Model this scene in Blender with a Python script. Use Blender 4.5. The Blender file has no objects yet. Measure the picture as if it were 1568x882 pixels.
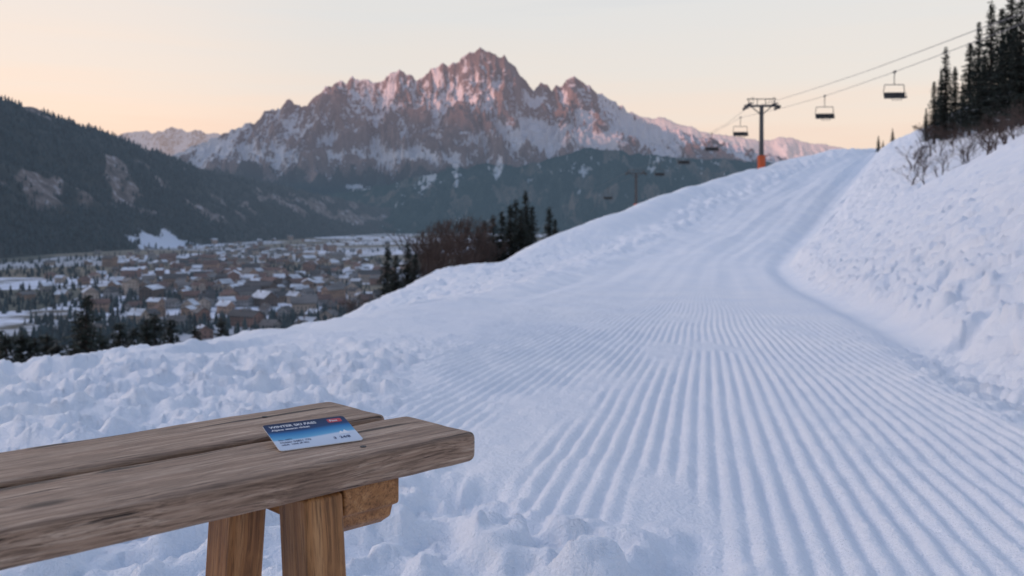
import bpy, math, random
import numpy as np
from mathutils import Vector, Matrix, Euler
random.seed(4); rng=np.random.default_rng(7)
S=bpy.context.scene
col=S.collection
K=1450.0; AX=784.0; HZ=335.0      # image pixel coordinates: K pixels per unit tangent, centre column / horizon row

# ------------------------------------------------------------------ noise
_perm=np.random.default_rng(11).permutation(256); _perm=np.concatenate([_perm,_perm])
def perlin(x,y,seed=0):
    x=np.asarray(x,float)+seed*17.31; y=np.asarray(y,float)+seed*9.77
    xi=np.floor(x).astype(np.int64); yi=np.floor(y).astype(np.int64)
    xf=x-xi; yf=y-yi; xi&=255; yi&=255
    def g(ix,iy,dx,dy):
        h=_perm[_perm[ix&255]+(iy&255)]*(2*math.pi/256)
        return np.cos(h)*dx+np.sin(h)*dy
    u=xf**3*(xf*(xf*6-15)+10); v=yf**3*(yf*(yf*6-15)+10)
    a=g(xi,yi,xf,yf); b=g(xi+1,yi,xf-1,yf); c=g(xi,yi+1,xf,yf-1); d=g(xi+1,yi+1,xf-1,yf-1)
    return ((a+(b-a)*u)*(1-v)+(c+(d-c)*u)*v)*1.5
def fbm(x,y,o=4,seed=0,gain=.5):
    s=0;a=1
    for i in range(o):
        s=s+a*perlin(x*2**i,y*2**i,seed+i*3); a*=gain
    return s
def ridged(x,y,o=5,seed=0,gain=.55):
    s=0;a=1;t=0;w=1
    for i in range(o):
        n=(1-np.abs(perlin(x*2.03**i,y*2.03**i,seed+i*5)))**2
        s=s+a*n*w; t+=a; w=np.clip(n*1.3,0,1); a*=gain
    return s/t
def ss(x,a,b):
    t=np.clip((x-a)/(b-a),0,1); return t*t*(3-2*t)
def smooth_curve(xs,ys,win):
    g=np.arange(-40,620,.5); v=np.interp(g,xs,ys)
    n=max(3,int(win/.5)); k=np.hanning(n+2)[1:-1]; k/=k.sum()
    p=np.pad(v,n,mode='edge'); v=np.convolve(p,k,'same')[n:-n]
    return lambda q: np.interp(q,g,v)

# ------------------------------------------------------------------ mesh helpers
def mk(name,mesh,mats,parent=None):
    o=bpy.data.objects.new(name,mesh)
    for m in mats: mesh.materials.append(m)
    col.objects.link(o)
    if parent: o.parent=parent
    return o
def grid_mesh(name,X,Y,Z,mats,attrs={}):
    r,c=X.shape; me=bpy.data.meshes.new(name)
    co=np.stack([X,Y,Z],-1).reshape(-1).astype(np.float32)
    me.vertices.add(r*c); me.vertices.foreach_set('co',co)
    i=np.arange(r*c).reshape(r,c)
    q=np.stack([i[:-1,:-1],i[:-1,1:],i[1:,1:],i[1:,:-1]],-1).reshape(-1).astype(np.int32)
    nf=(r-1)*(c-1); me.loops.add(nf*4); me.loops.foreach_set('vertex_index',q)
    me.polygons.add(nf); me.polygons.foreach_set('loop_start',np.arange(0,nf*4,4,dtype=np.int32))
    me.polygons.foreach_set('use_smooth',np.ones(nf,bool))
    me.update(calc_edges=True)
    for k,v in attrs.items():
        a=me.attributes.new(k,'FLOAT','POINT'); a.data.foreach_set('value',v.reshape(-1).astype(np.float32))
    return mk(name,me,mats)
def poly_mesh(name,V,F,mats,mi=None,smooth=False):
    me=bpy.data.meshes.new(name)
    V=np.asarray(V,np.float32); F=np.asarray(F,np.int32); k=F.shape[1]
    me.vertices.add(len(V)); me.vertices.foreach_set('co',V.reshape(-1))
    me.loops.add(F.size); me.loops.foreach_set('vertex_index',F.reshape(-1))
    me.polygons.add(len(F)); me.polygons.foreach_set('loop_start',np.arange(0,F.size,k,dtype=np.int32))
    if mi is not None: me.polygons.foreach_set('material_index',np.asarray(mi,np.int32))
    me.update(calc_edges=True)
    if smooth: me.shade_smooth()
    return mk(name,me,mats)
class MB:
    def __init__(s): s.v=[];s.f=[];s.m=[]
    def quad(s,a,b,c,d,m=0):
        n=len(s.v); s.v+= [tuple(a),tuple(b),tuple(c),tuple(d)]; s.f.append((n,n+1,n+2,n+3)); s.m.append(m)
    def tri(s,a,b,c,m=0):
        n=len(s.v); s.v+= [tuple(a),tuple(b),tuple(c)]; s.f.append((n,n+1,n+2)); s.m.append(m)
    def box(s,c,h,m=0,R=None):
        n=len(s.v); c=Vector(c)
        for z in(-1,1):
            for x,y in((-1,-1),(1,-1),(1,1),(-1,1)):
                p=Vector((x*h[0],y*h[1],z*h[2]))
                if R is not None: p=R@p
                s.v.append(tuple(c+p))
        for f in((0,3,2,1),(4,5,6,7),(0,1,5,4),(1,2,6,5),(2,3,7,6),(3,0,4,7)):
            s.f.append(tuple(n+i for i in f)); s.m.append(m)
    def tube(s,p0,p1,r0,r1,k=6,m=0,cap=True):
        p0=Vector(p0);p1=Vector(p1); d=(p1-p0)
        if d.length<1e-6: return
        d.normalize(); a=d.orthogonal().normalized(); b=d.cross(a); n=len(s.v)
        for p,r in((p0,r0),(p1,r1)):
            for i in range(k):
                t=2*math.pi*i/k; s.v.append(tuple(p+(a*math.cos(t)+b*math.sin(t))*r))
        for i in range(k):
            j=(i+1)%k; s.f.append((n+i,n+j,n+k+j,n+k+i)); s.m.append(m)
        if cap:
            s.f.append(tuple(n+i for i in reversed(range(k)))); s.m.append(m)
            s.f.append(tuple(n+k+i for i in range(k))); s.m.append(m)
    def mesh(s,name,smooth=False):
        me=bpy.data.meshes.new(name); me.from_pydata(s.v,[],s.f)
        me.polygons.foreach_set('material_index',s.m)
        if smooth: me.shade_smooth()
        me.update(); return me

# ------------------------------------------------------------------ materials
def newmat(name):
    m=bpy.data.materials.new(name); m.use_nodes=True; nt=m.node_tree
    m.cycles.emission_sampling='NONE'
    b=nt.nodes['Principled BSDF']; return m,nt,b
def N(nt,t,**kw):
    n=nt.nodes.new(t)
    for k,v in kw.items(): setattr(n,k,v)
    return n
def ramp(nt,stops,src=None):
    r=N(nt,'ShaderNodeValToRGB'); e=r.color_ramp.elements
    while len(e)<len(stops): e.new(.5)
    for i,(p,c) in enumerate(stops):
        e[i].position=p; e[i].color=(c[0],c[1],c[2],1) if hasattr(c,'__len__') else (c,c,c,1)
    if src: nt.links.new(src,r.inputs[0])
    return r
def noise(nt,vec,scale,detail=5,rough=.55,dist=0):
    n=N(nt,'ShaderNodeTexNoise'); n.inputs['Scale'].default_value=scale; n.inputs['Detail'].default_value=detail
    n.inputs['Roughness'].default_value=rough; n.inputs['Distortion'].default_value=dist
    if vec: nt.links.new(vec,n.inputs['Vector'])
    return n.outputs['Fac']
def mixc(nt,f,a,b,mode='MIX'):
    m=N(nt,'ShaderNodeMix',data_type='RGBA',blend_type=mode)
    for s,v in((0,f),(6,a),(7,b)):
        if hasattr(v,'is_linked') or hasattr(v,'links'): nt.links.new(v,m.inputs[s])
        elif s==0: m.inputs[s].default_value=v
        else: m.inputs[s].default_value=(v[0],v[1],v[2],1)
    return m.outputs[2]
def mapping(nt,src,scale=(1,1,1),loc=(0,0,0),rot=(0,0,0)):
    m=N(nt,'ShaderNodeMapping'); m.inputs['Scale'].default_value=scale; m.inputs['Location'].default_value=loc; m.inputs['Rotation'].default_value=rot
    nt.links.new(src,m.inputs['Vector']); return m.outputs[0]
def bump(nt,b,h,dist,strength=1):
    n=N(nt,'ShaderNodeBump'); n.inputs['Distance'].default_value=dist; n.inputs['Strength'].default_value=strength
    nt.links.new(h,n.inputs['Height']); nt.links.new(n.outputs[0],b.inputs['Normal'])
def mrange(nt,src,a,b,c,d):
    mr=N(nt,'ShaderNodeMapRange'); nt.links.new(src,mr.inputs[0])
    for i,v in enumerate((a,b,c,d)): mr.inputs[i+1].default_value=v
    return mr.outputs[0]
def painted_haze(nt,b,colr,y0,y1,f0,f1,upper=None,z0=200,z1=1100):
    """aerial perspective painted into the material as emission: grows with world distance up the valley (world Y)"""
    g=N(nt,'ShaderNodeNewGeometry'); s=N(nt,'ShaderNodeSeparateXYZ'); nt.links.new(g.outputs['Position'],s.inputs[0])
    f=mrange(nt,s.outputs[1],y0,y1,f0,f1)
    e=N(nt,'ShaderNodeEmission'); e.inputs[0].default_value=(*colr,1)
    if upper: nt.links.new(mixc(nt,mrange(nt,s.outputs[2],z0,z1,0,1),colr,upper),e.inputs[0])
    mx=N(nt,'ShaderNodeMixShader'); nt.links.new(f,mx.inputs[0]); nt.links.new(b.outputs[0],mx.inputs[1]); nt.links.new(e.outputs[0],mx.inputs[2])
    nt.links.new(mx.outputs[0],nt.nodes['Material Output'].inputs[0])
def objco(nt): return N(nt,'ShaderNodeTexCoord').outputs['Object']
def attr(nt,n):
    a=N(nt,'ShaderNodeAttribute'); a.attribute_name=n; return a.outputs['Fac']
def math_(nt,op,a,b):
    m=N(nt,'ShaderNodeMath',operation=op)
    for i,v in enumerate((a,b)):
        if hasattr(v,'links'): nt.links.new(v,m.inputs[i])
        else: m.inputs[i].default_value=v
    return m.outputs[0]

HAZE=(.16,.215,.30)  # distant-air colour, given off by the surfaces as emission
# snow
snow,nt,b=newmat('snow'); oc=objco(nt)
n1=noise(nt,oc,.6,3); n2=noise(nt,oc,70,3,.75); n3=noise(nt,oc,13,3,.6)
c=mixc(nt,ramp(nt,[(.35,0.),(.7,1.)],n1).outputs[0],(.80,.835,.90),(.875,.89,.925))
nt.links.new(c,b.inputs['Base Color']); b.inputs['Roughness'].default_value=.6
b.inputs['Specular IOR Level'].default_value=.25
hh=math_(nt,'ADD',math_(nt,'MULTIPLY',n2,.7),math_(nt,'MULTIPLY',n3,1.0))
bump(nt,b,hh,.02,.75)
def simple(name,colr,rough=.6,metal=0,var=.25,scale=8,bmp=0):
    m,nt,b=newmat(name); oc=objco(nt); n=noise(nt,oc,scale,5)
    c0=tuple(x*(1-var) for x in colr); c1=tuple(min(1,x*(1+var)) for x in colr)
    nt.links.new(ramp(nt,[(.3,c0),(.7,c1)],n).outputs[0],b.inputs['Base Color'])
    b.inputs['Roughness'].default_value=rough; b.inputs['Metallic'].default_value=metal
    if bmp: bump(nt,b,n,bmp)
    return m
def wood(name,c0,c1,c2,grain=1.0,crack=.36,fs=1.0):
    m,nt,b=newmat(name); oc=objco(nt)
    wv=noise(nt,mapping(nt,oc,(2.5,10,10)),1.3,3)
    cb=N(nt,'ShaderNodeCombineXYZ'); nt.links.new(math_(nt,'MULTIPLY',wv,.03),cb.inputs[1]); nt.links.new(math_(nt,'MULTIPLY',wv,.03),cb.inputs[2])
    va=N(nt,'ShaderNodeVectorMath',operation='ADD'); nt.links.new(oc,va.inputs[0]); nt.links.new(cb.outputs[0],va.inputs[1]); oc2=va.outputs[0]
    g=noise(nt,mapping(nt,oc2,(4.5*fs,190*fs,190*fs)),1.2,6,.68,.2)
    g2=noise(nt,mapping(nt,oc2,(2.0,45,45),(1,2,3)),1.2,4,.6,.2)
    fine=noise(nt,mapping(nt,oc2,(26*fs,800*fs,800*fs)),1,3,.7,.1)
    blot=noise(nt,mapping(nt,oc,(5,13,13)),1.4,5,.65)
    gg=math_(nt,'ADD',math_(nt,'MULTIPLY',g,.62),math_(nt,'MULTIPLY',g2,.38))
    base=ramp(nt,[(.36,c0),(.5,c1),(.64,c2)],gg).outputs[0]
    base=mixc(nt,ramp(nt,[(.48,0.),(.72,.6)],blot).outputs[0],base,tuple(x*.5 for x in c1))
    base=mixc(nt,ramp(nt,[(.36,.65),(.52,0.)],fine).outputs[0],base,tuple(x*.5 for x in c0))
    ck=noise(nt,mapping(nt,oc2,(3.6,170,170),(3,1,2)),1,3,.5,.1)
    crk=ramp(nt,[(crack-.04,1.),(crack,0.)],ck).outputs[0]
    base=mixc(nt,math_(nt,'MULTIPLY',crk,.9),base,tuple(x*.15 for x in c0))
    vo=N(nt,'ShaderNodeTexVoronoi'); vo.inputs['Scale'].default_value=1; nt.links.new(mapping(nt,oc,(5,15,15),(.4,.3,.2)),vo.inputs['Vector'])
    kn=ramp(nt,[(.07,1.),(.14,0.)],vo.outputs['Distance']).outputs[0]
    base=mixc(nt,math_(nt,'MULTIPLY',kn,.8),base,tuple(x*.25 for x in c0))
    nt.links.new(base,b.inputs['Base Color']); b.inputs['Roughness'].default_value=.55; b.inputs['Specular IOR Level'].default_value=.4
    h=math_(nt,'ADD',math_(nt,'MULTIPLY',gg,1.0),math_(nt,'ADD',math_(nt,'MULTIPLY',crk,-.9),math_(nt,'MULTIPLY',fine,.35))); bump(nt,b,h,.0020*grain,1)
    return m
plankm=wood('weathered_wood',(.15,.088,.055),(.36,.24,.165),(.60,.455,.345),crack=.375)
legm=wood('oiled_wood',(.19,.080,.026),(.40,.185,.065),(.52,.28,.12),.7,.3,.6)
steel=simple('lift_steel',(.085,.088,.095),.5,.3)
dark=simple('chair_dark',(.03,.032,.036),.6)
orange=simple('tower_pad_orange',(.55,.10,.03),.7)
ropem=simple('steel_rope',(.18,.17,.17),.5,.2)
bark=simple('bark',(.055,.04,.032),.9,scale=20)
twig=simple('bare_twigs',(.065,.042,.034),.9,scale=5)
def needles(name,colr):
    m,nt,b=newmat(name); g=N(nt,'ShaderNodeNewGeometry'); 
    r=ramp(nt,[(0,tuple(x*.45 for x in colr)),(1,tuple(x*1.8 for x in colr))],g.outputs['Random Per Island'])
    nt.links.new(r.outputs[0],b.inputs['Base Color']); b.inputs['Roughness'].default_value=.8; return m,nt,b
need,_,_=needles('conifer_needles',(.020,.028,.022))
farneed,nt,b=needles('forest_needles',(.016,.030,.034)); painted_haze(nt,b,HAZE,300,6500,.05,.38)
footneed,nt,b=needles('foothill_needles',(.014,.028,.032)); painted_haze(nt,b,(.12,.18,.25),300,6500,.03,.42)

# ------------------------------------------------------------------ near ski slope
base=smooth_curve([-40,0,25,40,60,75,90,125,150,175,190,215,260,330,600],[-.62+1.8,-.62,-1.745,-2.25,-2.45,-1.6,-.3,4.0,8.0,12.6,13.6,12.0,0,-60,-120],8)
def basef(y): 
    w=ss(y,18,30); return (-.62-.045*y)*(1-w)+base(y)*w
xl=smooth_curve([-40,0,5,10,20,45,60,90,110,150,180,600],[-4,-2.4,-2.0,-1.3,.1,3.4,6.2,16.5,23.5,45,66,350],5)
xe=smooth_curve([-40,0,6,12,15,22,32,45,70,100,125,150,180,600],[-12,-9,-7,-6.0,-5.0,-3.9,-3.6,-2.6,3.2,14.9,26.4,41,62,340],4)
xf=smooth_curve([-40,0,2.5,5.2,9.5,25,50,60,88,125,175,600],[2.5,2.2,2.3,2.8,4.04,8.0,14.7,17.8,28.9,44.5,67.7,420],2)
de=smooth_curve([-40,0,6,12,15,22,35,45,70,100,125,150,175,600],[0,-.15,-.5,-1.03,-1.0,-.85,-.42,.05,.65,1.3,1.1,.4,.1,0],5)
cl=smooth_curve([-40,1,2,2.4,2.9,5,10,20,600],[3,1.2,-.1,-.5,-.95,-1.6,-2.3,-2.6,-2.6],.8)
def slope(x,y,detail=True):
    x=np.asarray(x,float); y=np.asarray(y,float)
    L,E,F=xl(y),xe(y),xf(y)
    u=ss(L-x,0,np.maximum(L-E,.5)); z=basef(y)+de(y)*u
    d=np.maximum(E-x,0); z=z-.72*d*d/(d+.9+.02*y)
    d=x-F; dp=np.maximum(d,0); dp=70*(1-np.exp(-dp/70)); w=.16+.006*y
    z=z+.57*(np.sqrt(dp*dp+w*w)-w)
    w2=.22+.010*y                                       # lip cut by the groomer blade
    z=z+.30*w2*ss(d,-.15*w2,1.4*w2)-.30*w2*np.exp(-((d+.7*w2)/(.8*w2))**2)
    z=z+.9*ss(y,20,60)*fbm(x/14,y/20,3,5)*ss(np.abs(d)+0*x,2,10)*.5
    if detail:
        c=x-.204*y+.03*perlin(x*.5,y*.25,3)
        near=1-ss(y,25,60)
        cm=ss(c+.14*perlin(x*3,y*3,8),cl(y)-.14,cl(y)+.14)*ss(-d,.25*1,.6)
        fade=(1-.2*ss(y,6,12))*(1-ss(y,20,38))
        ph=c/.060
        prof=.5+.5*np.cos(2*math.pi*ph); prof=prof**.75
        dm=ss(fbm(x*1.3,y*.5,3,21),-.75,-.1); damage=dm*(.85+.4*perlin(x*6,y*1.2,14))
        z=z+cm*fade*damage*.0175*(prof-.5)
        z=z+cm*near*(.006*fbm(x*7,y*5,3,31)+.012*(1-dm)*perlin(x*5,y*4,33))
        # long groomer-pass streaks running up the piste
        q=(x-L)/np.maximum(F-L,1); pist=ss(q,.02,.12)*(1-ss(q,.9,1))*ss(y,8,20)
        z=z+pist*(.012+.0009*y)*perlin(q*14,y*.035,66)+pist*(.02+.0012*y)*perlin(q*5,y*.03,68)
        # trampled snow by the bench: soft rounded clods
        nb=(1-cm)*(1-ss(y,5,9))*(1-ss(d,-.3,.3))
        z=z+nb*(.034*fbm(x*4.2,y*4.2,3,41,.5)+.045*(ss(perlin(x*5.5,y*5.5,44),.0,.45))+.018*ss(perlin(x*13,y*13,45),.05,.35))
        z=z-nb*.06*ss(perlin(x*2.4,y*2.0,47),.15,.5)
        # tracks and lumps on the left shoulder
        lb=ss(L-x,-.4,1.0)*(1-ss(y,45,90))*ss(y,3.5,6)
        z=z+lb*(.05*fbm(x*1.3,y*1.0,4,51,.5))
        fp=perlin(x*1.25,y*.8,57); z=z-lb*.12*ss(fp,.15,.5)+lb*.035*ss(fp,-.05,.15)*(1-ss(fp,.15,.4))
        fp2=perlin(x*2.8,y*1.6,58); z=z-lb*.05*ss(fp2,.2,.5)
        # rough part between corduroy and shoulder
        mid_=(1-cm)*(1-lb)*ss(y,4,8)*ss(-d,.1,.5); z=z+mid_*near*(.014*fbm(x*2.5,y*1.6,4,65))
        # low berm at the piste edge
        be=np.exp(-((x-L)/(.45+.016*y))**2)*ss(y,6,14)
        z=z+be*(.03+.0038*np.minimum(y,100))*(1+.8*fbm(x*.8,y*.4,3,61,.4))
        # right bank
        rb=ss(d,.1,.8); foot=ss(d,-.1,.25)*(1-ss(d,2+.06*y,5+.14*y))
        z=z+foot*(.085*fbm(x*1.8,y*1.2,4,71)+.08*ridged(x*1.7,y*1.1,4,77)-.13*ss(perlin(x*1.6,y*1.1,79),.12,.42)+.05*ss(perlin(x*5,y*3.5,78),.1,.4)*(1-ss(d,.8,2.2)))
        z=z+rb*(.05*fbm(x*.8,y*.5,4,81,.55)-.10*ss(perlin(x*.55,y*.35,83),.25,.5)+.5*ss(y,20,60)*fbm(x/7,y/9,4,85,.5))
        z=z+.10*ss(y,30,70)*fbm(x/2.4,y/4,3,91)*(np.exp(-(d/(2+.03*y))**2)+np.exp(-((x-L)/(2+.02*y))**2)+.15)
        z=z+.012*fbm(x*.8,y*.25,3,95)*(y>3)
    return np.maximum(z,-84)
ys=list(np.arange(-2.0,1.0,.05)); y=1.0
while y<420: ys.append(y); y+=.010+.0066*y
ys=np.array(ys)
t=np.concatenate([np.linspace(-1.8,-.6,50)[:-1],np.linspace(-.6,.6,940),np.linspace(.6,1.8,50)[1:]])
YY,TT=np.meshgrid(ys,t,indexing='ij'); XX=TT*(np.abs(YY)*1.0+.0+np.where(YY<2.5,(2.5-YY)*.6,0)+.4)
ground=grid_mesh('snow_slope',XX,YY,slope(XX,YY),[snow])

# ------------------------------------------------------------------ valley floor
valm,nt,b=newmat('valley_ground'); oc=objco(nt)
vo=N(nt,'ShaderNodeTexVoronoi'); vo.inputs['Scale'].default_value=1
nt.links.new(mapping(nt,oc,(1/260,1/300,0)),vo.inputs['Vector'])
sp=N(nt,'ShaderNodeSeparateColor'); nt.links.new(vo.outputs['Color'],sp.inputs[0])
fld=ramp(nt,[(0,(.66,.71,.82)),(.36,(.62,.68,.80)),(.38,(.17,.145,.10)),(.6,(.21,.18,.13)),(.62,(.07,.08,.06)),(.75,(.05,.06,.05)),(.77,(.42,.45,.50))],sp.outputs[0]); fld.color_ramp.interpolation='CONSTANT'
nn=noise(nt,mapping(nt,oc,(1/60,1/60,1)),1,6,.65)
cc=mixc(nt,ramp(nt,[(.5,0.),(.62,1.)],nn).outputs[0],fld.outputs[0],(.07,.066,.05))
nt.links.new(cc,b.inputs['Base Color']); b.inputs['Roughness'].default_value=.9
painted_haze(nt,b,HAZE,300,6500,.04,.45)
gx=np.linspace(-9000,9000,160); gy=np.concatenate([np.linspace(-3000,3000,100),np.linspace(3100,24000,100)])
GY,GX=np.meshgrid(gy,gx,indexing='ij')
def valz(x,y): return -80+2.5*fbm(x/400,y/400,3,101)
grid_mesh('valley_ground',GX,GY,valz(GX,GY),[valm])

# ------------------------------------------------------------------ left forested hill
hillm,nt,b=newmat('forest_hill_ground'); oc=objco(nt)
n1=noise(nt,mapping(nt,oc,(1/35,1/35,1/35)),1,6,.7); n2=attr(nt,'clear')
c=ramp(nt,[(.3,(.014,.022,.025)),(.7,(.035,.044,.042))],n1).outputs[0]
rock=ramp(nt,[(.38,(.08,.068,.066)),(.55,(.19,.155,.145)),(.68,(.45,.45,.50))],n1).outputs[0]
c=mixc(nt,ramp(nt,[(.35,0.),(.7,1.)],n2).outputs[0],c,rock)
c=mixc(nt,attr(nt,'meadow'),c,(.6,.66,.78))
nt.links.new(c,b.inputs['Base Color']); b.inputs['Roughness'].default_value=.95
painted_haze(nt,b,HAZE,1000,6500,.09,.38)
rid=np.array([[-1900,-3000,430],[-1850,-800,440],[-1800,600,440],[-1700,1900,425],[-1460,2700,344],[-1375,3300,283],[-1304,3900,212],[-1020,5200,122],[-646,6500,22],[-330,7400,-70]],float)  # off-frame near end of the ridge is added to shade the slope
fot=np.array([[-900,-3000,-84],[-900,-800,-84],[-950,600,-84],[-1050,1450,-84],[-1030,2000,-84],[-960,2450,-84],[-930,3000,-84],[-800,4300,-84],[-560,5700,-84],[-250,6800,-84]],float)
ku=np.arange(len(rid)); U=np.concatenate([np.linspace(0,3,80)[:-1],np.linspace(3,9,520)])
def cur(tab,u): return np.stack([np.interp(u,ku,tab[:,i]) for i in range(3)],-1)
def sm(a,n=25):
    k=np.hanning(n+2)[1:-1];k/=k.sum(); p=np.pad(a,((n,n),(0,0)),mode='edge'); return np.stack([np.convolve(p[:,i],k,'same')[n:-n] for i in range(3)],-1)
R=sm(cur(rid,U)); Fo=sm(cur(fot,U)); B=R.copy(); B[:,:2]+= (R[:,:2]-Fo[:,:2])*.9; B[:,2]=-84
V=np.linspace(0,1,190)            # 0 foot ->.7 ridge ->1 back
P=np.zeros((len(V),len(U),3))
for i,v in enumerate(V):
    if v<=.72:
        s=v/.72; P[i]=Fo+(R-Fo)*s; P[i,:,2]=Fo[:,2]+(R[:,2]-Fo[:,2])*(s**.95)
    else:
        s=(v-.72)/.28; P[i]=R+(B-R)*s; P[i,:,2]=R[:,2]+(B[:,2]-R[:,2])*s**1.4
vv=np.repeat(V[:,None],len(U),1); m_=np.clip(np.sin(np.clip(vv/.72,0,1)*math.pi),0,1)
hx,hy=P[...,0],P[...,1]
P[...,2]+= m_*(45*fbm(hx/330,hy/500,4,111))-m_*50*(1-ridged(hx/400,hy/420,4,115))*1.0+9*fbm(hx/90,hy/120,3,119)*ss(vv,.03,.2)
clear=ss(fbm(hx/230,hy/420,4,123),.08,.42)*ss(vv,.15,.3)*(1-ss(vv,.55,.68))
clear=np.maximum(clear,ss(fbm(hx/160,hy/200,3,125),.42,.6)*ss(vv,.6,.66))
ax=hx/hy*K+AX; ez=HZ-P[...,2]/hy*K
mead=ss(1.15-np.sqrt(((ax-262)/44)**2+((ez-377-.25*(ax-262))/17)**2)+.9*fbm(hx/60,hy/110,3,126),.0,.25)*(vv<.6)*(hy>1000)
P=np.ascontiguousarray(P)
hill=grid_mesh('forest_hill',P[...,0],P[...,1],P[...,2],[hillm],{'clear':clear,'meadow':mead})

def cone_forest(name,pos,hgt,mat):
    n=len(pos); k=5
    tv=[]; 
    for (zb,zt,r) in((.05,.62,.20),(.38,1.0,.145)):
        for i in range(k):
            a=2*math.pi*i/k; tv.append((math.cos(a)*r,math.sin(a)*r,zb))
        tv.append((0,0,zt))
    tv=np.array(tv); tf=[]
    for s in(0,k+1):
        for i in range(k): tf.append((s+i,s+(i+1)%k,s+k))
    tf=np.array(tf)
    ang=rng.uniform(0,6.28,n); ca,sa=np.cos(ang),np.sin(ang)
    jit=1+rng.normal(0,.18,(n,len(tv),1)); W=rng.uniform(.75,1.35,(n,1))
    x=tv[None,:,0]*hgt[:,None]*W*jit[...,0]; y=tv[None,:,1]*hgt[:,None]*W*jit[...,0]; z=tv[None,:,2]*hgt[:,None]
    vx=x*ca[:,None]-y*sa[:,None]+pos[:,0:1]; vy=x*sa[:,None]+y*ca[:,None]+pos[:,1:2]; vz=z+pos[:,2:3]
    Vv=np.stack([vx,vy,vz],-1).reshape(-1,3); Ff=(tf[None]+(np.arange(n)*len(tv))[:,None,None]).reshape(-1,3)
    return poly_mesh(name,Vv,Ff,[mat])
fl=P.reshape(-1,3); w=((1-np.clip(clear*1.1,0,.93))*(1-np.clip(mead*1.5,0,1))*(vv<.80)*(vv>.01)*(hy>1300)).reshape(-1)
cell=np.linalg.norm(R-Fo,axis=1)[None,:].repeat(len(V),0).reshape(-1)*np.gradient(U)[None,:].repeat(len(V),0).reshape(-1)
pr=w*cell; pr/=pr.sum(); idx=rng.choice(len(fl),17000,p=pr)
pos=fl[idx]+np.stack([rng.normal(0,5,17000),rng.normal(0,6,17000),-1.5*np.ones(17000)],-1)
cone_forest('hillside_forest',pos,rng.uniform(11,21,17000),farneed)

# ------------------------------------------------------------------ mountains
def mountmat(name,hz,y0,y1,f0,f1,rockc,forest=True,upper=None):
    m,nt,b=newmat(name); oc=objco(nt)
    n1=noise(nt,mapping(nt,oc,(1/150,1/190,1/230)),1,6,.72,.5); n2=noise(nt,mapping(nt,oc,(1/34,1/70,1/85),rot=(0,.2,0)),1,5,.7,.3)
    c=ramp(nt,[(.3,tuple(x*.55 for x in rockc)),(.5,rockc),(.72,tuple(x*1.5 for x in rockc))],n1).outputs[0]
    sn=math_(nt,'ADD',attr(nt,'snow'),math_(nt,'MULTIPLY',math_(nt,'SUBTRACT',n2,.5),1.7))
    sn=math_(nt,'ADD',sn,math_(nt,'MULTIPLY',math_(nt,'SUBTRACT',n1,.5),.6))
    if forest:
        fo=math_(nt,'ADD',attr(nt,'forest'),math_(nt,'MULTIPLY',math_(nt,'SUBTRACT',n2,.5),1.0))
        fc=ramp(nt,[(.3,(.010,.022,.028)),(.7,(.032,.050,.056))],n2).outputs[0]
        c=mixc(nt,ramp(nt,[(.4,0.),(.6,1.)],fo).outputs[0],c,fc)
    c=mixc(nt,ramp(nt,[(.46,0.),(.60,1.)],sn).outputs[0],c,(.66,.69,.76))
    nt.links.new(c,b.inputs['Base Color']); b.inputs['Roughness'].default_value=.95; b.inputs['Specular IOR Level'].default_value=.1
    bump(nt,b,math_(nt,'ADD',n1,math_(nt,'MULTIPLY',n2,.3)),55,1)
    painted_haze(nt,b,hz,y0,y1,f0,f1,upper); return m
def mountain(name,sil,yr,W,amp,nx,ny,mat,seed,snowfn,sx=420,px=1.35,jag=14,jl=110):
    sil=np.array(sil,float); a=(sil[:,0]-AX)/K; e=(HZ-sil[:,1])/K
    xs=np.linspace(a[0]*yr,a[-1]*yr,nx); Rr=np.interp(xs,a*yr,e*yr)
    Rr=Rr+jag*(fbm(xs/jl,xs*0+seed,5,seed,.6)+1.2*(ridged(xs/(jl*.9),xs*0+seed+3,3,seed+1)-.55))
    n=int(nx/14)|1; k=np.hanning(n+2)[1:-1];k/=k.sum(); Rs=np.convolve(np.pad(Rr,n,mode='edge'),k,'same')[n:-n]
    sgrid=np.concatenate([np.linspace(-.25,0,25)[:-1],np.linspace(0,1,ny)**1.15])
    SG,XG=np.meshgrid(sgrid,xs,indexing='ij'); XG=XG.copy()
    YG=yr-SG*W
    f=ss(SG,0,.25); H=Rr[None]*(1-f)+Rs[None]*f
    sp=np.clip(SG,0,1)
    g=np.where(SG>=0,(1-sp)**px,1-np.clip(-SG,0,1)*2.4)
    Z=-84+(H+84)*g
    wx=XG+130*fbm(XG/500,YG/800,4,seed+4); 
    rd=ridged(wx/sx+ .25*YG/sx,YG/(sx*2.6),6,seed+7,.62); rd2=ridged(wx/(sx*.32)-.10*YG/sx,YG/(sx*.8),5,seed+9,.62)
    en=(sp**.45)*(1-sp)**.6*np.clip((H+84)/(Rr.max()+84),0.15,1)**.7
    Z=Z-amp*en*(1-rd)*1.5+amp*.55*en*(rd2-.55)
    gyy,gxx=np.gradient(Z); dX=np.gradient(XG,axis=1); dY=np.gradient(YG,axis=0)
    sl=np.sqrt((gxx/dX)**2+(gyy/dY)**2)
    A=XG/YG*K+AX; Ee=HZ-Z/YG*K
    sn,fo=snowfn(XG,YG,Z,sl,rd,A,Ee,SG,rd2)
    grid_mesh(name,XG[::-1],YG[::-1],Z[::-1],[mat],{'snow':sn[::-1],'forest':fo[::-1]})
    return XG,YG,Z,fo,sn
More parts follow.
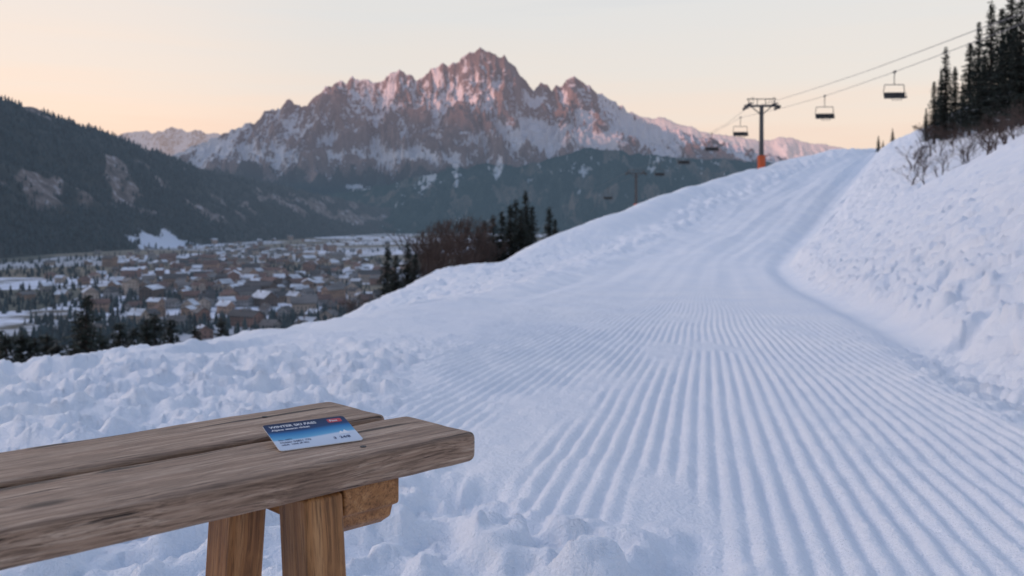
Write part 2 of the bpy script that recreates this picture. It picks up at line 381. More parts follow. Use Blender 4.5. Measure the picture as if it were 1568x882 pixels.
mainsil=[(60,300),(200,258),(262,238),(300,222),(345,203),(380,190),(392,185),(400,178),(415,166),(428,167),(440,152),(447,157),(460,164),(470,163),(476,152),(486,146),(500,132),(508,133),(520,124),(530,126),(540,118),(552,124),(562,121),(575,126),(588,124),(598,110),(606,112),(612,105),(622,116),(630,115),(640,122),(648,119),(660,105),(668,106),(678,95),(690,99),(703,93),(712,84),(722,82),(735,73),(745,80),(752,79),(764,87),(772,86),(790,103),(797,116),(805,122),(812,136),(818,138),(828,124),(836,130),(845,137),(852,130),(862,131),(870,122),(880,116),(892,126),(900,128),(912,143),(920,144),(936,155),(948,158),(960,170),(975,180),(1000,190),(1040,200),(1100,215),(1150,228),(1200,240),(1260,258),(1400,290),(1500,310)]
def spots(A,E,L):
    s=0
    for (cx,cy,rx,ry,w) in L: s=s+w*np.exp(-((A-cx)/rx)**2-((E-cy)/ry)**2)
    return s
def sn_main(X,Y,Z,sl,rd,A,E,SG,rd2):
    alt=ss(Z,150,600)
    s=.24+.40*alt*(1-ss(sl,.7,1.6))+.95*(.60-rd)*alt+.85*(.56-rd2)*alt
    s=s+spots(A,E,[(825,208,58,19,.9),(640,236,42,11,.7),(930,215,38,12,.5),(1010,195,60,18,.55),(735,165,25,10,.2),(697,262,7,24,.8),(765,258,6,20,.8),(450,240,80,12,.25),(880,255,10,14,.3),(545,286,25,4,.8),(340,225,60,10,.3)])
    s=s-.16*ss(Z,1000,1450)*(1-ss(A,760,900))
    fo=1-ss(Z+140*fbm(X/300,Y/500,4,140)-200*(rd-.5),260,480)
    s=s-.25*fo
    return s,fo
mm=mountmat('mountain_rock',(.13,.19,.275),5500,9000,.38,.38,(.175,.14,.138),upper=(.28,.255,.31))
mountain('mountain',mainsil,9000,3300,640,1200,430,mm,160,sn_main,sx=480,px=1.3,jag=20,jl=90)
farsil=[(-100,230),(60,222),(150,212),(180,208),(200,203),(215,200),(232,203),(262,195),(285,202),(300,199),(320,204),(345,207),(400,215),(700,230),(900,205),(955,176),(968,172),(985,178),(1000,182),(1013,178),(1030,188),(1045,190),(1080,204),(1110,207),(1150,212),(1180,216),(1197,210),(1215,211),(1240,219),(1262,222),(1290,227),(1350,236),(1500,245),(1700,250)]
def sn_far(X,Y,Z,sl,rd,A,E,SG,rd2): return .50+.25*(1-ss(sl,.5,1.1))+.6*(.6-rd)+.35*ss(A,800,960),0*X-1
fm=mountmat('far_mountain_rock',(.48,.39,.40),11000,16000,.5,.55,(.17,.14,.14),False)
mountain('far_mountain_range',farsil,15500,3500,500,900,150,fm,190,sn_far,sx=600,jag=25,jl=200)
footsil=[(200,330),(300,318),(420,303),(500,297),(560,288),(620,276),(680,262),(740,250),(790,256),(860,238),(900,226),(950,232),(1000,238),(1060,245),(1120,243),(1200,250),(1300,262),(1420,290)]
def sn_foot(X,Y,Z,sl,rd,A,E,SG,rd2):
    s=.06+.35*(fbm(X/260,Y/300,4,151))+.55*(.55-rd2)*ss(Z,0,250)+spots(A,E,[(550,287,26,5,.9),(860,262,20,8,.3),(700,272,8,18,.6),(640,290,30,5,.2),(760,268,7,14,.6)])
    return s,.75-.5*ss(fbm(X/200,Y/260,4,155),.15,.5)
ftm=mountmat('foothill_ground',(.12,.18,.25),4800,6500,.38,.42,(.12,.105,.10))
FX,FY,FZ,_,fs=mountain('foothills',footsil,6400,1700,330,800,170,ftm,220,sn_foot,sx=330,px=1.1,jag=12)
ok=np.where((fs<.36).reshape(-1)&(FY.reshape(-1)<6450))[0]; idx=rng.choice(ok,8000)
pos=np.stack([FX.reshape(-1)[idx],FY.reshape(-1)[idx],FZ.reshape(-1)[idx]],-1)+rng.normal(0,6,(8000,3))*[1,1,0]
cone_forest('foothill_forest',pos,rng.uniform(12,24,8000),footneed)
# added unseen range to the west: blocks the low sun except at the summits
wy=np.linspace(-6000,14000,260); ws=np.linspace(-1,1,41); WS,WY=np.meshgrid(ws,wy,indexing='ij')
crest=2400+230*fbm(wy/1500,wy*0,4,300)
WZ=-84+(crest[None]+84)*(1-np.abs(WS))**1.1+ (1-np.abs(WS))*np.abs(WS)*900*(ridged(WS*2,WY/900,4,303)-.6)
grid_mesh('added_shade_range',(-12500+WS*2600)[:,::-1],WY[:,::-1],WZ[:,::-1],[mm],{'snow':.5+0*WZ,'forest':-1+0*WZ})

# ------------------------------------------------------------------ town
def hm(name,c):
    m,nt,b=newmat(name); n=noise(nt,mapping(nt,objco(nt),(.05,.05,.3)),1,4)
    nt.links.new(ramp(nt,[(.3,tuple(x*.6 for x in c)),(.7,tuple(x*1.35 for x in c))],n).outputs[0],b.inputs['Base Color'])
    b.inputs['Roughness'].default_value=.85; painted_haze(nt,b,HAZE,300,5000,.06,.42); return m
tm=[hm('wall_cream',(.38,.31,.26)),hm('wall_ochre',(.28,.185,.135)),hm('wall_brick',(.22,.125,.10)),hm('wall_timber',(.10,.068,.055)),
    hm('roof_tile',(.14,.078,.064)),hm('roof_dark',(.065,.06,.062)),hm('roof_snow',(.58,.62,.70)),hm('window_glass',(.02,.022,.03)),hm('wall_grey',(.26,.25,.25)),hm('roof_grey',(.15,.14,.14))]
T=MB(); hpos=[]
def house(x,y,z,a,L,Wd,H,wm,rm):
    ca,sa=math.cos(a),math.sin(a)
    def q(u,v,w): return (x+u*ca-v*sa,y+u*sa+v*ca,z+w)
    l,w=L/2,Wd/2; rh=Wd*random.uniform(.24,.42)
    T.quad(q(-l,-w,-4),q(l,-w,-4),q(l,-w,H),q(-l,-w,H),wm); T.quad(q(l,w,-4),q(-l,w,-4),q(-l,w,H),q(l,w,H),wm)
    for s in(-1,1):
        T.quad(q(s*l,-w,-4),q(s*l,w,-4),q(s*l,w,H),q(s*l,-w,H),wm); T.tri(q(s*l,-w,H),q(s*l,w,H),q(s*l,0,H+rh),wm)
    o=1.0; zo=H-rh*o/w
    for s in(-1,1):
        T.quad(q(-l-o,s*(w+o),zo+.3),q(l+o,s*(w+o),zo+.3),q(l+o,0,H+rh+.3),q(-l-o,0,H+rh+.3),rm)
        T.quad(q(-l-o,s*(w+o),zo),q(l+o,s*(w+o),zo),q(l+o,s*(w+o),zo+.3),q(-l-o,s*(w+o),zo+.3),rm)
    fl=int(H//2.8)
    for s in(-1,1):
        for f in range(fl):
            for k in range(int(L//3.2)):
                u=-l+1.8+k*3.2; z0=1+f*2.8
                T.quad(q(u-.5,s*(w+.05),z0),q(u+.5,s*(w+.05),z0),q(u+.5,s*(w+.05),z0+1.3),q(u-.5,s*(w+.05),z0+1.3),7)
        for f in range(fl):
            for k in range(int(Wd//3.4)):
                u=-w+1.8+k*3.4; z0=1+f*2.8
                T.quad(q(s*(l+.05),u-.5,z0),q(s*(l+.05),u+.5,z0),q(s*(l+.05),u+.5,z0+1.3),q(s*(l+.05),u-.5,z0+1.3),7)
    T.box(q(l*.3,w*.3,H+rh*.9),(.4,.4,1.0),wm)
random.seed(12); cnt=0
while cnt<440:
    a=random.uniform(20,640); e=random.uniform(362,520)
    y=80*K/(e-HZ); x=(a-AX)/K*y
    cen=math.exp(-(((a-395)/135)**2+((e-428)/46)**2))
    dens=cen*(.25+ 1.0*float(ss(perlin(x/120,y/160,131),-.3,.3)))+.06*float(ss(perlin(x/170,y/220,135),.1,.5))
    if random.random()>dens*1.2: continue
    if any((x-p[0])**2+(y-p[1])**2<17**2 for p in hpos): continue
    hpos.append((x,y)); cnt+=1
    big=random.random()<.12
    house(x,y,float(valz(x,y)),random.uniform(0,3.14),random.uniform(19,30) if big else random.uniform(9,15),random.uniform(10,14) if big else random.uniform(7.5,11),random.choice([8.4,11,14]) if big else random.choice([5,5.6,7,8.4]),random.choice([0,0,8,8,1,1,2,3]),random.choice([4,4,5,5,9,9,6,6,6]))
me=T.mesh('town_houses'); mk('town_houses',me,tm)
# valley trees
pp=[];random.seed(5)
while len(pp)<5600:
    a=random.uniform(-60,760); e=random.uniform(352,560); y=80*K/(e-HZ); x=(a-AX)/K*y
    th=random.uniform(-.15,.5)-.25*math.exp(-(((a-395)/180)**2+((e-428)/60)**2))
    if fbm(np.array([x/130]),np.array([y/230]),3,133)[0]<th: continue
    if any((x-p[0])**2+(y-p[1])**2<8**2 for p in hpos): continue
    pp.append((x,y,float(valz(x,y))-1))
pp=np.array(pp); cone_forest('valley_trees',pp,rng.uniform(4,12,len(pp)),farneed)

# ------------------------------------------------------------------ conifers (unit height 10 m)
def conifer_mesh(seed,spread=.2,low=.06):
    r=random.Random(seed); M=MB(); H=10
    lean=r.uniform(-.1,.1); M.tube((0,0,-.6),(lean*.5,0,H*.55),.16,.09,7,1,False); M.tube((lean*.5,0,H*.55),(lean,0,H),.09,.012,6,1,False)
    nw=46
    for i in range(nw):
        f=low+(1-low)*(i/nw)**.95; z=f*H; cx=lean*f
        R=spread*H*((1-f)**.8)*r.uniform(.72,1.12)+.07; nb=r.randint(6,9); a0=r.uniform(0,6.28)
        for k in range(nb):
            if r.random()<.08: continue
            a=a0+6.283*k/nb+r.uniform(-.3,.3); L=R*r.uniform(.55,1.15); dz=-.22*L+(.35*L if f>.85 else 0)
            d=Vector((math.cos(a),math.sin(a),0)); s_=Vector((-d.y,d.x,0)); o=Vector((cx,0,z+r.uniform(-.08,.08)))
            if L>.5: M.tube(o,o+d*L*.8+Vector((0,0,dz*.6)),.022,.006,3,1,False)
            n=max(2,int(L/.17))
            for j in range(n):
                q=(j+.6)/n; c=o+d*(L*q)+Vector((0,0,dz*q+.10*L*q*q))
                wd=(.30*(1-q*.65))*min(1,L/.9)+.07
                for sd in(-1,1):
                    tip=c+s_*sd*wd*r.uniform(.7,1.2)+d*.12*r.uniform(.3,1.6)+Vector((0,0,-wd*r.uniform(.15,.75)))
                    h=d*(.055+.03*r.random())+Vector((0,0,r.uniform(-.03,.03)))
                    M.quad(c-h,c+h,tip+h*.3,tip-h*.5,0)
                if r.random()<.6:
                    tp=c+Vector((r.uniform(-.05,.05),r.uniform(-.05,.05),-r.uniform(.12,.3))); hh=(d+s_*r.uniform(-1,1))*.05
                    M.quad(c-hh,c+hh,tp+hh*.2,tp-hh*.3,0)
    me=M.mesh('pine_tree'); me.materials.append(need); me.materials.append(bark); return me
CM=[conifer_mesh(1,.17),conifer_mesh(2,.21),conifer_mesh(3,.14,.15),conifer_mesh(4,.19,.1),conifer_mesh(5,.27)]
def bare_mesh(seed,name='bare_tree',depth=6,up=.5):
    r=random.Random(seed); M=MB()
    def br(p,d,L,rad,dep):
        q=p+d*L*.5; d2=(d+Vector((r.uniform(-.15,.15),r.uniform(-.15,.15),.05))).normalized(); e=q+d2*L*.5
        k=5 if dep>3 else 3
        M.tube(p,q,rad,rad*.82,k,0,False); M.tube(q,e,rad*.82,rad*.62,k,0,False)
        if dep==0: return
        for i in range(r.choice([2,3,3])):
            a=r.uniform(0,6.28); s_=r.uniform(.35,.75)
            nd=(d2+Vector((math.cos(a)*s_,math.sin(a)*s_,up*.35))).normalized()
            br(e if i else q+(e-q)*r.random(),nd,L*r.uniform(.6,.82),max(.016,rad*.58),dep-1)
    br(Vector((0,0,-.4)),Vector((0,0,1)),2.6,.13,depth)
    me=M.mesh(name); z=max(v.co.z for v in me.vertices)
    for v in me.vertices: v.co*=10/z
    me.materials.append(twig); return me
BM=[bare_mesh(s) for s in(1,2,3)]
SM=[bare_mesh(s,'shrub',5,.1) for s in(7,8)]
def plant(name,me,px,py_top,d,minh=0,wide=1,h=None):
    x=(px-AX)/K*d; z0=float(slope(np.array([x]),np.array([float(d)]),False)[0]); zt=(HZ-py_top)/K*d
    hh=max(zt-z0,minh) if h is None else h
    o=bpy.data.objects.new(name,me); col.objects.link(o); o.location=(x,d,z0-.1); s=hh/10*1.02
    o.scale=(s*wide,s*wide,s); o.rotation_euler=(0,0,random.uniform(0,6.28)); return o
for px,py,d,k,w in [(592,376,84,1,1.1),(606,390,80,4,1.1),(624,373,86,3,1.1),(636,385,83,0,1.2),(742,338,112,1,1.2),(733,346,109,4,1.0),(756,330,116,0,1.3),(768,324,118,3,1.2),(780,314,115,1,1.15),(791,306,122,0,1.2),(806,292,120,1,.95),(798,320,116,4,1.0),(815,316,124,3,1.1),(842,317,135,0,1.3),(850,335,130,1,1.1),
    (132,452,36,4,1.2),(128,480,37,1,1.5),(34,508,38,1,1.5),(8,512,35,4,1.3),(70,512,44,3,1.6),(238,480,58,1,1.6),(262,490,60,3,1.6),(222,490,56,1,1.4),(300,500,64,4,1.2),(182,494,50,3,1.6),(54,518,38,4,1.3),(90,520,42,0,1.6),(-15,500,38,1,1.3),(340,486,72,0,1.5),(205,502,48,4,1.3),(155,512,40,1,1.3)]:
    plant('pine_tree',CM[k],px,py,d,2,w)
for px,py,d,k in [(645,352,90,0),(655,342,92,1),(663,338,95,2),(676,341,93,1),(683,346,98,0),(691,330,99,2),(700,336,97,1),(708,330,101,0),(716,328,104,2),(724,334,104,1),(655,368,88,2),(668,364,86,0),(695,350,92,2),(733,345,104,1),(681,360,90,1),(710,348,98,0),(722,352,99,2),(648,378,84,1),(540,452,60,0),(552,458,56,2),(528,460,62,1)]:
    plant('bare_tree',BM[k],px,py,d,2,1.0)
# right-hand hillside trees
for px,py,d,k,w in [(1431,125,118,2,1.2),(1449,72,112,0,.95),(1441,108,122,3,.8),(1463,102,108,2,1.1),(1484,66,104,2,1.3),(1499,34,100,3,.8),(1517,2,96,0,.95),(1534,14,92,2,1.2),(1549,-30,88,3,.8),(1564,-15,84,0,.9),(1590,-50,82,1,.8),(1508,75,99,4,.6),(1556,40,90,2,.9),(1620,-40,80,0,.9),(1474,125,110,3,.7),
    (1345,207,176,0,1.2),(1367,196,178,1,1),(1352,214,174,3,1.1),(1418,165,130,3,.9),(1650,-60,85,0,.9),(1700,-50,80,3,.9)]:
    plant('pine_tree',CM[k],px,py,d,1.2,w)
random.seed(9)
for i in range(70):
    px=random.uniform(1395,1600); d=random.uniform(66,125)-(px-1385)*.12
    plant('shrub',SM[i%2],px,0,d,wide=1.5,h=random.uniform(.9,2.8))
for px,d,h in [(1410,112,3.8),(1425,105,3.5),(1418,98,2.5),(1440,96,3),(1460,90,3.2),(1475,85,2.6),(1520,72,1.2),(1505,80,2.4),(1535,76,2.2)]:
    plant('bare_tree',BM[int(px)%3],px,0,d,wide=1.3,h=h)

# ------------------------------------------------------------------ chairlift
def W3(px,py,d): return Vector(((px-AX)/K*d,d,(HZ-py)/K*d))
def tower(px,ptop,d,hgt,pad=True,sc=1):
    top=W3(px,ptop,d); M=MB(); h=hgt
    M.tube((0,0,-h-1.5),(0,0,-.9),.42,.30,12,0); 
    M.tube((0,0,-h-.2),(0,0,-h+2.6),.62,.62,12,1)
    M.box((0,0,-.75),(2.7,.16,.17),0)                    # cross arm
    M.box((0,0,.35),(2.3,.09,.07),0)                     # service beam
    for s in(-1,1):
        M.tube((s*1.9,0,-.7),(s*2.1,0,.35),.07,.07,6,0); M.tube((s*.7,0,-.7),(s*.6,0,.35),.06,.06,6,0)
        M.tube((0,0,-2.2),(s*1.6,0,-.85),.09,.09,6,0)
        M.box((s*2.5,0,-.95),(.10,1.9,.10),0)              # sheave train
        for j in range(6): M.tube((s*2.5-.07,-1.6+j*.64,-1.08),(s*2.5+.07,-1.6+j*.64,-1.08),.24,.24,10,2)
        M.box((s*1.95,0,-.50),(.35,1.9,.03),0)             # catwalk
        for j in(-1.8,0,1.8): M.tube((s*1.65,j,-.5),(s*1.65,j,.45),.03,.03,4,0)
        M.tube((s*1.65,-1.8,.45),(s*1.65,1.8,.45),.03,.03,4,0)
    for j in range(int(h/.5)): M.box((0,-.52,-h+j*.5),(.2,.02,.02),0)
    for s in(-1,1): M.box((s*.2,-.5,-h/2-.6),(.02,.02,h/2),0)
    me=M.mesh('lift_tower'); o=mk('lift_tower',me,[steel,orange,dark]); o.location=top; o.rotation_euler=(0,0,-.03); o.scale=(sc,sc,1); return o
tower(1166,155,150,11.2); tower(974,262,330,14,sc=1.35)
def chair_mesh():
    M=MB(); 
    M.box((0,0,0),(.08,.3,.10),0); M.tube((0,0,0),(0,.12,-.5),.045,.045,6,0); M.tube((0,.12,-.5),(0,.1,-1.35),.045,.045,6,0)
    M.tube((-1.0,.1,-1.35),(1.0,.1,-1.35),.045,.045,6,0)
    for s in(-1,1):
        M.tube((s*1.0,.1,-1.35),(s*1.08,.22,-2.0),.04,.04,6,0); M.tube((s*1.08,.22,-2.0),(s*1.08,.05,-2.75),.04,.04,6,0)
        M.tube((s*1.08,.05,-2.75),(s*1.08,-.5,-2.78),.04,.04,6,0); M.tube((s*1.08,-.5,-2.78),(s*1.02,-.4,-2.3),.035,.035,6,0)
    for z in(-2.28,-2.48): M.box((0,.14,z),(1.05,.03,.085),1)
    for i in range(4): 
        M.box((-.79+i*.527,-.22,-2.76),(.25,.30,.06),1); M.box((-.79+i*.527,.12,-2.42),(.24,.05,.25),1)
    M.tube((-1.0,-.45,-2.25),(1.0,-.45,-2.25),.03,.03,6,0); M.tube((-.5,-.6,-3.05),(.5,-.6,-3.05),.03,.03,6,0)
    for s in(-.5,.5): M.tube((s,-.45,-2.25),(s,-.6,-3.05),.025,.025,5,0)
    me=M.mesh('chairlift_chair'); me.materials.append(steel); me.materials.append(dark); return me
chm=chair_mesh()
ropeA=[W3(2600,-160,24),W3(1568,35,58),W3(1370,110,85),W3(1263,147,115),W3(1191,167,149),W3(1134,180,166),W3(1090,205,195),W3(1047,228,230),W3(1010,250,280),W3(986,262,330),W3(931,288,430),W3(900,330,640)]
ropeB=[W3(1900,-100,40),W3(1500,44,60),W3(1330,108,90),W3(1215,146,125),W3(1142,167,149),W3(1112,190,175),W3(1065,215,215),W3(1000,250,280),W3(962,262,330),W3(905,292,430),W3(870,335,640)]
def rope(pts,name):
    cu=bpy.data.curves.new(name,'CURVE'); cu.dimensions='3D'; cu.bevel_depth=.026; cu.bevel_resolution=2
    sp=cu.splines.new('POLY'); P2=[]
    for i in range(len(pts)-1):
        L=(pts[i+1]-pts[i]).length
        for k in range(6):
            t=k/6; p=pts[i].lerp(pts[i+1],t); p.z-=4*t*(1-t)*L*L*.00002; P2.append(p)
    P2.append(pts[-1]); sp.points.add(len(P2)-1)
    for q,p in zip(sp.points,P2): q.co=(*p,1)
    o=bpy.data.objects.new(name,cu); cu.materials.append(ropem); col.objects.link(o)
rope(ropeA,'lift_cable'); rope(ropeB,'lift_cable')
for p,s in ((ropeA[2],.85),(ropeA[3],.98),(ropeA[5],1.15),(ropeA[6],1.25),(ropeA[7],1.3),(ropeA[8],1.3),(ropeA[10],1.8)):
    o=bpy.data.objects.new('chairlift_chair',chm); col.objects.link(o); o.location=p; o.scale=(s,s,s); o.rotation_euler=(0,0,random.uniform(-.12,.12))

# ------------------------------------------------------------------ bench
bench=bpy.data.objects.new('wooden_bench',None); col.objects.link(bench)
u=Vector((.725,.689,0)).normalized(); n=Vector((u.y,-u.x,0)); up=Vector((0,0,1))
Rb=Matrix((u,-n,up)).transposed().to_4x4()   # local x=along, y=away from viewer side, z=up
ZT=-.22
def plank(name,right_back,L,Wd,Th,seed,mat):
    r=random.Random(seed); rings=170
    rc=.0055; hw,ht=Wd/2,Th/2
    prof=[]
    for (cx,cy,a0) in((hw-rc,ht-rc,0),(-hw+rc,ht-rc,90),(-hw+rc,-ht+rc,180),(hw-rc,-ht+rc,270)):
        for j in range(5):
            a=math.radians(a0+j*22.5); prof.append((cx+rc*math.cos(a),cy+rc*math.sin(a)))
    pr=[]
    for i in range(len(prof)):
        a=prof[i]; b=prof[(i+1)%len(prof)]; pr.append(a)
        if math.dist(a,b)>.01:
            m=8 if math.dist(a,b)>.05 else 3
            for k in range(1,m): pr.append((a[0]+(b[0]-a[0])*k/m,a[1]+(b[1]-a[1])*k/m))
    m=len(pr); V=[];F=[]
    for i in range(rings+1):
        s=i/rings; x=-L+L*(.5-.5*math.cos(math.pi*s)); e=min(-x,x+L); q=max(0,1-e/.012); k=math.sqrt(max(0,1-q*q))
        for (yy,zz) in pr:
            w=.0011*float(perlin(x*7,yy*20+seed,201))+.0006*float(perlin(x*40,zz*60+yy*40,203))
            V.append((x,(yy-math.copysign(min(abs(yy),.012)*(1-k),yy))+w*.6, (zz-math.copysign(min(abs(zz),.006)*(1-k),zz))+w*.6))
    for i in range(rings):
        for j in range(m):
            F.append((i*m+j,i*m+(j+1)%m,(i+1)*m+(j+1)%m,(i+1)*m+j))
    F.append(tuple(range(m))[::-1]); F.append(tuple(rings*m+j for j in range(m)))
    me=bpy.data.meshes.new(name); me.from_pydata(V,[],[f[::-1] for f in F]); me.shade_smooth(); me.update()
    o=mk(name,me,[mat],bench); c=right_back+n*(Wd/2)+Vector((0,0,ZT-Th/2)); o.matrix_world=Matrix.Translation(c)@Rb; return o
C1=Vector((-.115,1.065,0))
plank('seat_front_plank',C1,1.75,.118,.030,3,plankm)
plank('seat_back_plank',C1-n*(.114+.018)-u*.016,1.73,.114,.030,8,plankm)
def beam(name,c,half,mat,R=Rb,bev=.006,cut=None):
    M=MB(); M.box((0,0,0),half,0); me=M.mesh(name)
    o=mk(name,me,[mat],bench); o.matrix_world=Matrix.Translation(c)@R
    bv=o.modifiers.new('b','BEVEL'); bv.width=bev; bv.segments=3; me.shade_smooth()
    w=o.modifiers.new('w','WEIGHTED_NORMAL'); return o
def leg(name,top,bot,hx_,hy_):
    d=(top-bot); L=d.length; z=d.normalized(); x=(u-z*u.dot(z)).normalized(); y=z.cross(x)
    M=MB(); M.box((0,0,0),(L/2,hx_,hy_),0); me=M.mesh(name)
    R=Matrix((z,x,y)).transposed().to_4x4(); o=mk(name,me,[legm],bench); o.matrix_world=Matrix.Translation((top+bot)/2)@R
    bv=o.modifiers.new('b','BEVEL'); bv.width=.005; bv.segments=3; me.shade_smooth(); o.modifiers.new('w','WEIGHTED_NORMAL')
for k,s in enumerate((.125,1.45)):
    sg=-1 if k==0 else 1
    mid=C1-n*.006-u*s
    Rn=Matrix((n,u,up)).transposed().to_4x4(); 
    M=MB(); hl=.112
    prof=[(-hl,0),(hl,0),(hl,-.026),(hl-.010,-.030),(hl-.014,-.042),(hl-.03,-.052),(-hl+.03,-.052),(-hl,-.030)]
    nn_=len(prof)
    for sx_ in(-.032,.032):
        for p in prof: M.v.append((p[0],sx_,p[1]))
    M.f.append(tuple(range(nn_))); M.m.append(0); M.f.append(tuple(nn_+i for i in reversed(range(nn_)))); M.m.append(0)
    for i in range(nn_):
        j=(i+1)%nn_; M.f.append((j,i,nn_+i,nn_+j)); M.m.append(0)
    me=M.mesh('crossbeam_%d'%(k+1)); o=mk('crossbeam_%d'%(k+1),me,[legm],bench)
    o.matrix_world=Matrix.Translation(mid+Vector((0,0,ZT-.0308)))@Rn
    bv=o.modifiers.new('b','BEVEL'); bv.width=.003; bv.segments=3
    for q,(a,bb) in enumerate(((.090,.140),(-.045,-.10))):
        t_=mid+n*a+u*(sg*.055)+Vector((0,0,ZT-.034)); b_=mid+n*bb+u*(sg*.06)
        b_.z=float(slope(np.array([b_.x]),np.array([b_.y]))[0])-.08
        leg('leg_%d_%d'%(k+1,q+1),t_,b_,.020,.026)
    beam('stretcher_%d'%(k+1),mid+u*(sg*.057)+Vector((0,0,ZT-.25)),(.012,.11,.02),legm)
M=MB()
for s in(.125,1.45):
    for off in(.03,.09): 
        for base_ in(C1,C1-n*.13): 
            c=base_+n*off-u*s+Vector((0,0,ZT)); M.tube(c-Vector((0,0,.002)),c+Vector((0,0,.0006)),.0032,.0030,10,0)
mk('screws',M.mesh('screws'),[dark],bench)

# ------------------------------------------------------------------ ski pass card
cw,ch=.0856,.054
BL=Vector((-.2185,.892,ZT+.0012)); xd=Vector((.836,.549,0)).normalized(); vd=Vector((-.0245,.046,.0145)); vd=(vd-xd*vd.dot(xd)).normalized(); zd=xd.cross(vd)
Rc=Matrix((xd,vd,zd)).transposed().to_4x4(); MC=Matrix.Translation(BL)@Rc
cardm,nt,b=newmat('printed_card'); oc=objco(nt); s=N(nt,'ShaderNodeSeparateXYZ'); nt.links.new(oc,s.inputs[0])
wv=math_(nt,'ADD',math_(nt,'MULTIPLY',s.outputs[1],1/ch),math_(nt,'MULTIPLY',math_(nt,'SINE',math_(nt,'MULTIPLY',s.outputs[0],60),0),.03))
rc=ramp(nt,[(0,(.55,.61,.70)),(.34,(.60,.67,.77)),(.40,(.13,.40,.62)),(.60,(.015,.18,.42)),(.70,(.010,.04,.13)),(1,(.008,.018,.06))],wv)
nt.links.new(rc.outputs[0],b.inputs['Base Color']); b.inputs['Roughness'].default_value=.4; b.inputs['Specular IOR Level'].default_value=.3
edge=simple('card_edge',(.75,.76,.78),.5,var=.05); wht=simple('print_white',(.8,.8,.82),.5,var=.02); ink=simple('print_ink',(.04,.06,.14),.5,var=.05); red=simple('print_red',(.55,.05,.06),.4,var=.05)
def rrect(w,h,r,k=8):
    p=[]
    for cx,cy,a0 in((w-r,h-r,0),(r,h-r,90),(r,r,180),(w-r,r,270)):
        for j in range(k+1):
            a=math.radians(a0+90*j/k); p.append((cx+r*math.cos(a),cy+r*math.sin(a)))
    return p
pr=rrect(cw,ch,.0035); k=len(pr); M=MB()
for z in(-.0008,0): M.v+=[(a,c_,z) for a,c_ in pr]
M.f.append(tuple(k+i for i in range(k))); M.m.append(0); M.f.append(tuple(reversed(range(k)))); M.m.append(1)
for i in range(k): j=(i+1)%k; M.f.append((i,j,k+j,k+i)); M.m.append(1)
card=mk('ski_pass_card',M.mesh('ski_pass_card'),[cardm,edge]); card.matrix_world=MC
def decal(name,pts,mat):
    me=bpy.data.meshes.new(name); me.from_pydata([(a,c_,.00015) for a,c_ in pts],[],[tuple(range(len(pts)))]); o=mk(name,me,[mat]); o.parent=card
decal('logo_patch',[(a+.0655,c_+.0425) for a,c_ in rrect(.015,.0075,.0015,4)],red)
decal('snow_peak_emblem',[(.066,.017),(.070,.0235),(.072,.0205),(.0745,.025),(.079,.017)],wht)
def text(name,body,x,y,size,mat):
    cu=bpy.data.curves.new(name,'FONT'); cu.body=body; cu.size=size; cu.materials.append(mat); cu.offset=size*.02
    o=bpy.data.objects.new(name,cu); col.objects.link(o); o.parent=card; o.location=(x,y,.0003)
text('title_text','WINTER SKI PASS',.005,.0445,.0062,wht); text('subtitle_text','Alpine season ticket',.005,.0385,.0048,wht)
text('holder_text','Holder 04821 775',.005,.013,.0042,ink); text('holder_text_2','adult  valid all lifts',.005,.0085,.0038,ink); text('date_text','3  24/8',.058,.0085,.0062,ink); text('logo_text','Pass',.0675,.0445,.005,wht)
text('code_text','No. 4471',.005,.018,.0036,ink)
# small frozen clump the raised edge of the card rests on
bpy.ops.mesh.primitive_ico_sphere_add(subdivisions=3,radius=.0075); o=bpy.context.object; o.name='snow_clump'; o.data.materials.append(snow)
for v in o.data.vertices: v.co*=1+.25*float(perlin(v.co.x*200,v.co.y*200+v.co.z*90,5))
o.location=BL+xd*.05+vd*.040-Vector((0,0,.0085)); o.scale=(1.6,1,.65)

# ------------------------------------------------------------------ sky and light
Wd=bpy.data.worlds.new('World'); S.world=Wd; Wd.use_nodes=True; nt=Wd.node_tree; nt.nodes.clear()
SUN=Vector((-.85,-.50,.105)).normalized(); el=math.asin(SUN.z); az=math.atan2(SUN.x,SUN.y)
sky=N(nt,'ShaderNodeTexSky'); sky.sky_type='NISHITA'; sky.sun_disc=False; sky.sun_elevation=el; sky.sun_rotation=az
b1=N(nt,'ShaderNodeBackground'); b1.inputs[1].default_value=.02; nt.links.new(sky.outputs[0],b1.inputs[0])
tc=N(nt,'ShaderNodeTexCoord'); sp=N(nt,'ShaderNodeSeparateXYZ'); nt.links.new(tc.outputs['Generated'],sp.inputs[0])
cn=noise(nt,mapping(nt,tc.outputs['Generated'],(1.2,1.2,20),rot=(0,.06,0)),2.2,5,.6,.4)
zz=math_(nt,'ADD',sp.outputs[2],math_(nt,'MULTIPLY',math_(nt,'SUBTRACT',cn,.5),.09))
rp=ramp(nt,[(0,(.72,.56,.52)),(.06,(.90,.66,.55)),(.10,(.90,.735,.635)),(.15,(.83,.755,.70)),(.22,(.775,.755,.74)),(.32,(.55,.60,.69)),(.6,(.30,.40,.60)),(1,(.23,.34,.57))],zz)
G=Vector((-.84,.34,.42)).normalized()
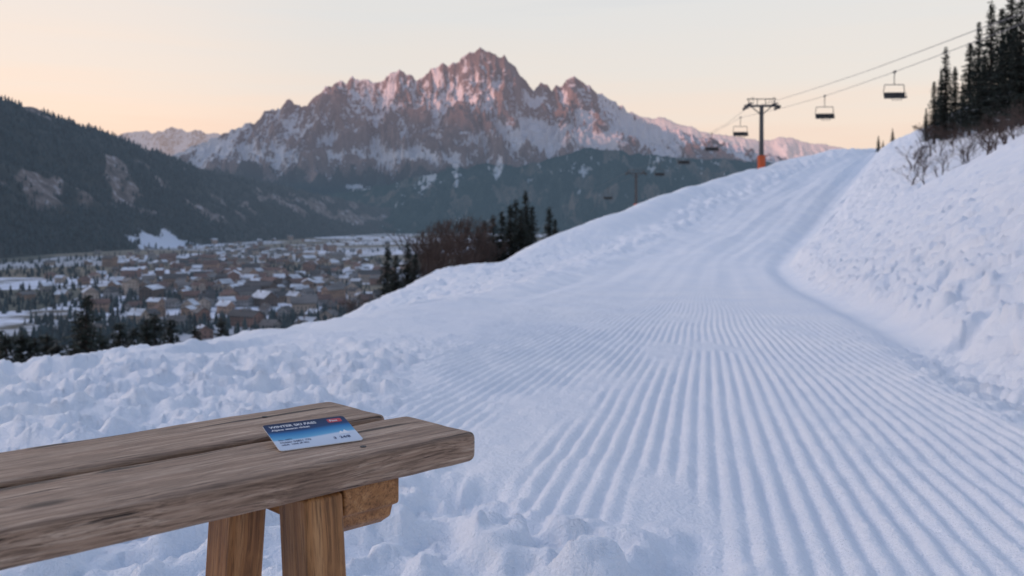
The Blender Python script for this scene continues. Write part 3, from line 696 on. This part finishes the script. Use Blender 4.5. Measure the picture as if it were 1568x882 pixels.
def lobe(D,a,b_,colr,src):
    dp=N(nt,'ShaderNodeVectorMath',operation='DOT_PRODUCT'); nt.links.new(tc.outputs['Generated'],dp.inputs[0]); dp.inputs[1].default_value=D
    mr=N(nt,'ShaderNodeMapRange'); mr.interpolation_type='SMOOTHSTEP'; nt.links.new(dp.outputs['Value'],mr.inputs[0])
    for i,v in enumerate((a,b_,0,1)): mr.inputs[i+1].default_value=v
    return mixc(nt,1.0,src,mixc(nt,mr.outputs[0],(0,0,0),colr),'ADD')
tot=lobe(G,.77,1.0,(2.4,1.95,1.8),rp.outputs[0])                      # broad afterglow above the added western range
tot=lobe(Vector((-.62,.78,.05)).normalized(),.86,1.0,(.16,.06,0.0),tot)   # warm patch low over the valley mouth
tot=lobe(Vector((.45,-.88,.15)).normalized(),.1,.9,(-.34,-.30,-.22),tot)   # darker sky opposite the sunset
b2=N(nt,'ShaderNodeBackground'); b2.inputs[1].default_value=.95; nt.links.new(tot,b2.inputs[0])
ad=N(nt,'ShaderNodeAddShader'); nt.links.new(b1.outputs[0],ad.inputs[0]); nt.links.new(b2.outputs[0],ad.inputs[1])
ow=N(nt,'ShaderNodeOutputWorld'); nt.links.new(ad.outputs[0],ow.inputs[0])
sl=bpy.data.lights.new('sun','SUN'); sl.energy=5.0; sl.angle=math.radians(1.2); sl.color=(1,.44,.30)
so=bpy.data.objects.new('sun',sl); col.objects.link(so); so.rotation_euler=(-SUN).to_track_quat('-Z','Y').to_euler(); so.location=(-200,-80,60)

# ------------------------------------------------------------------ camera
cam=bpy.data.cameras.new('camera'); co=bpy.data.objects.new('camera',cam); col.objects.link(co); S.camera=co
co.location=(0,0,0); co.rotation_euler=(math.radians(90),0,0)
cam.sensor_width=36; cam.lens=36*K/1568; cam.shift_y=-(441-HZ)/1568; cam.clip_start=.02; cam.clip_end=60000
cam.dof.use_dof=True; cam.dof.focus_distance=1.15; cam.dof.aperture_fstop=10
S.view_settings.view_transform='Standard'; S.view_settings.look='None'; S.view_settings.exposure=0; S.view_settings.gamma=1
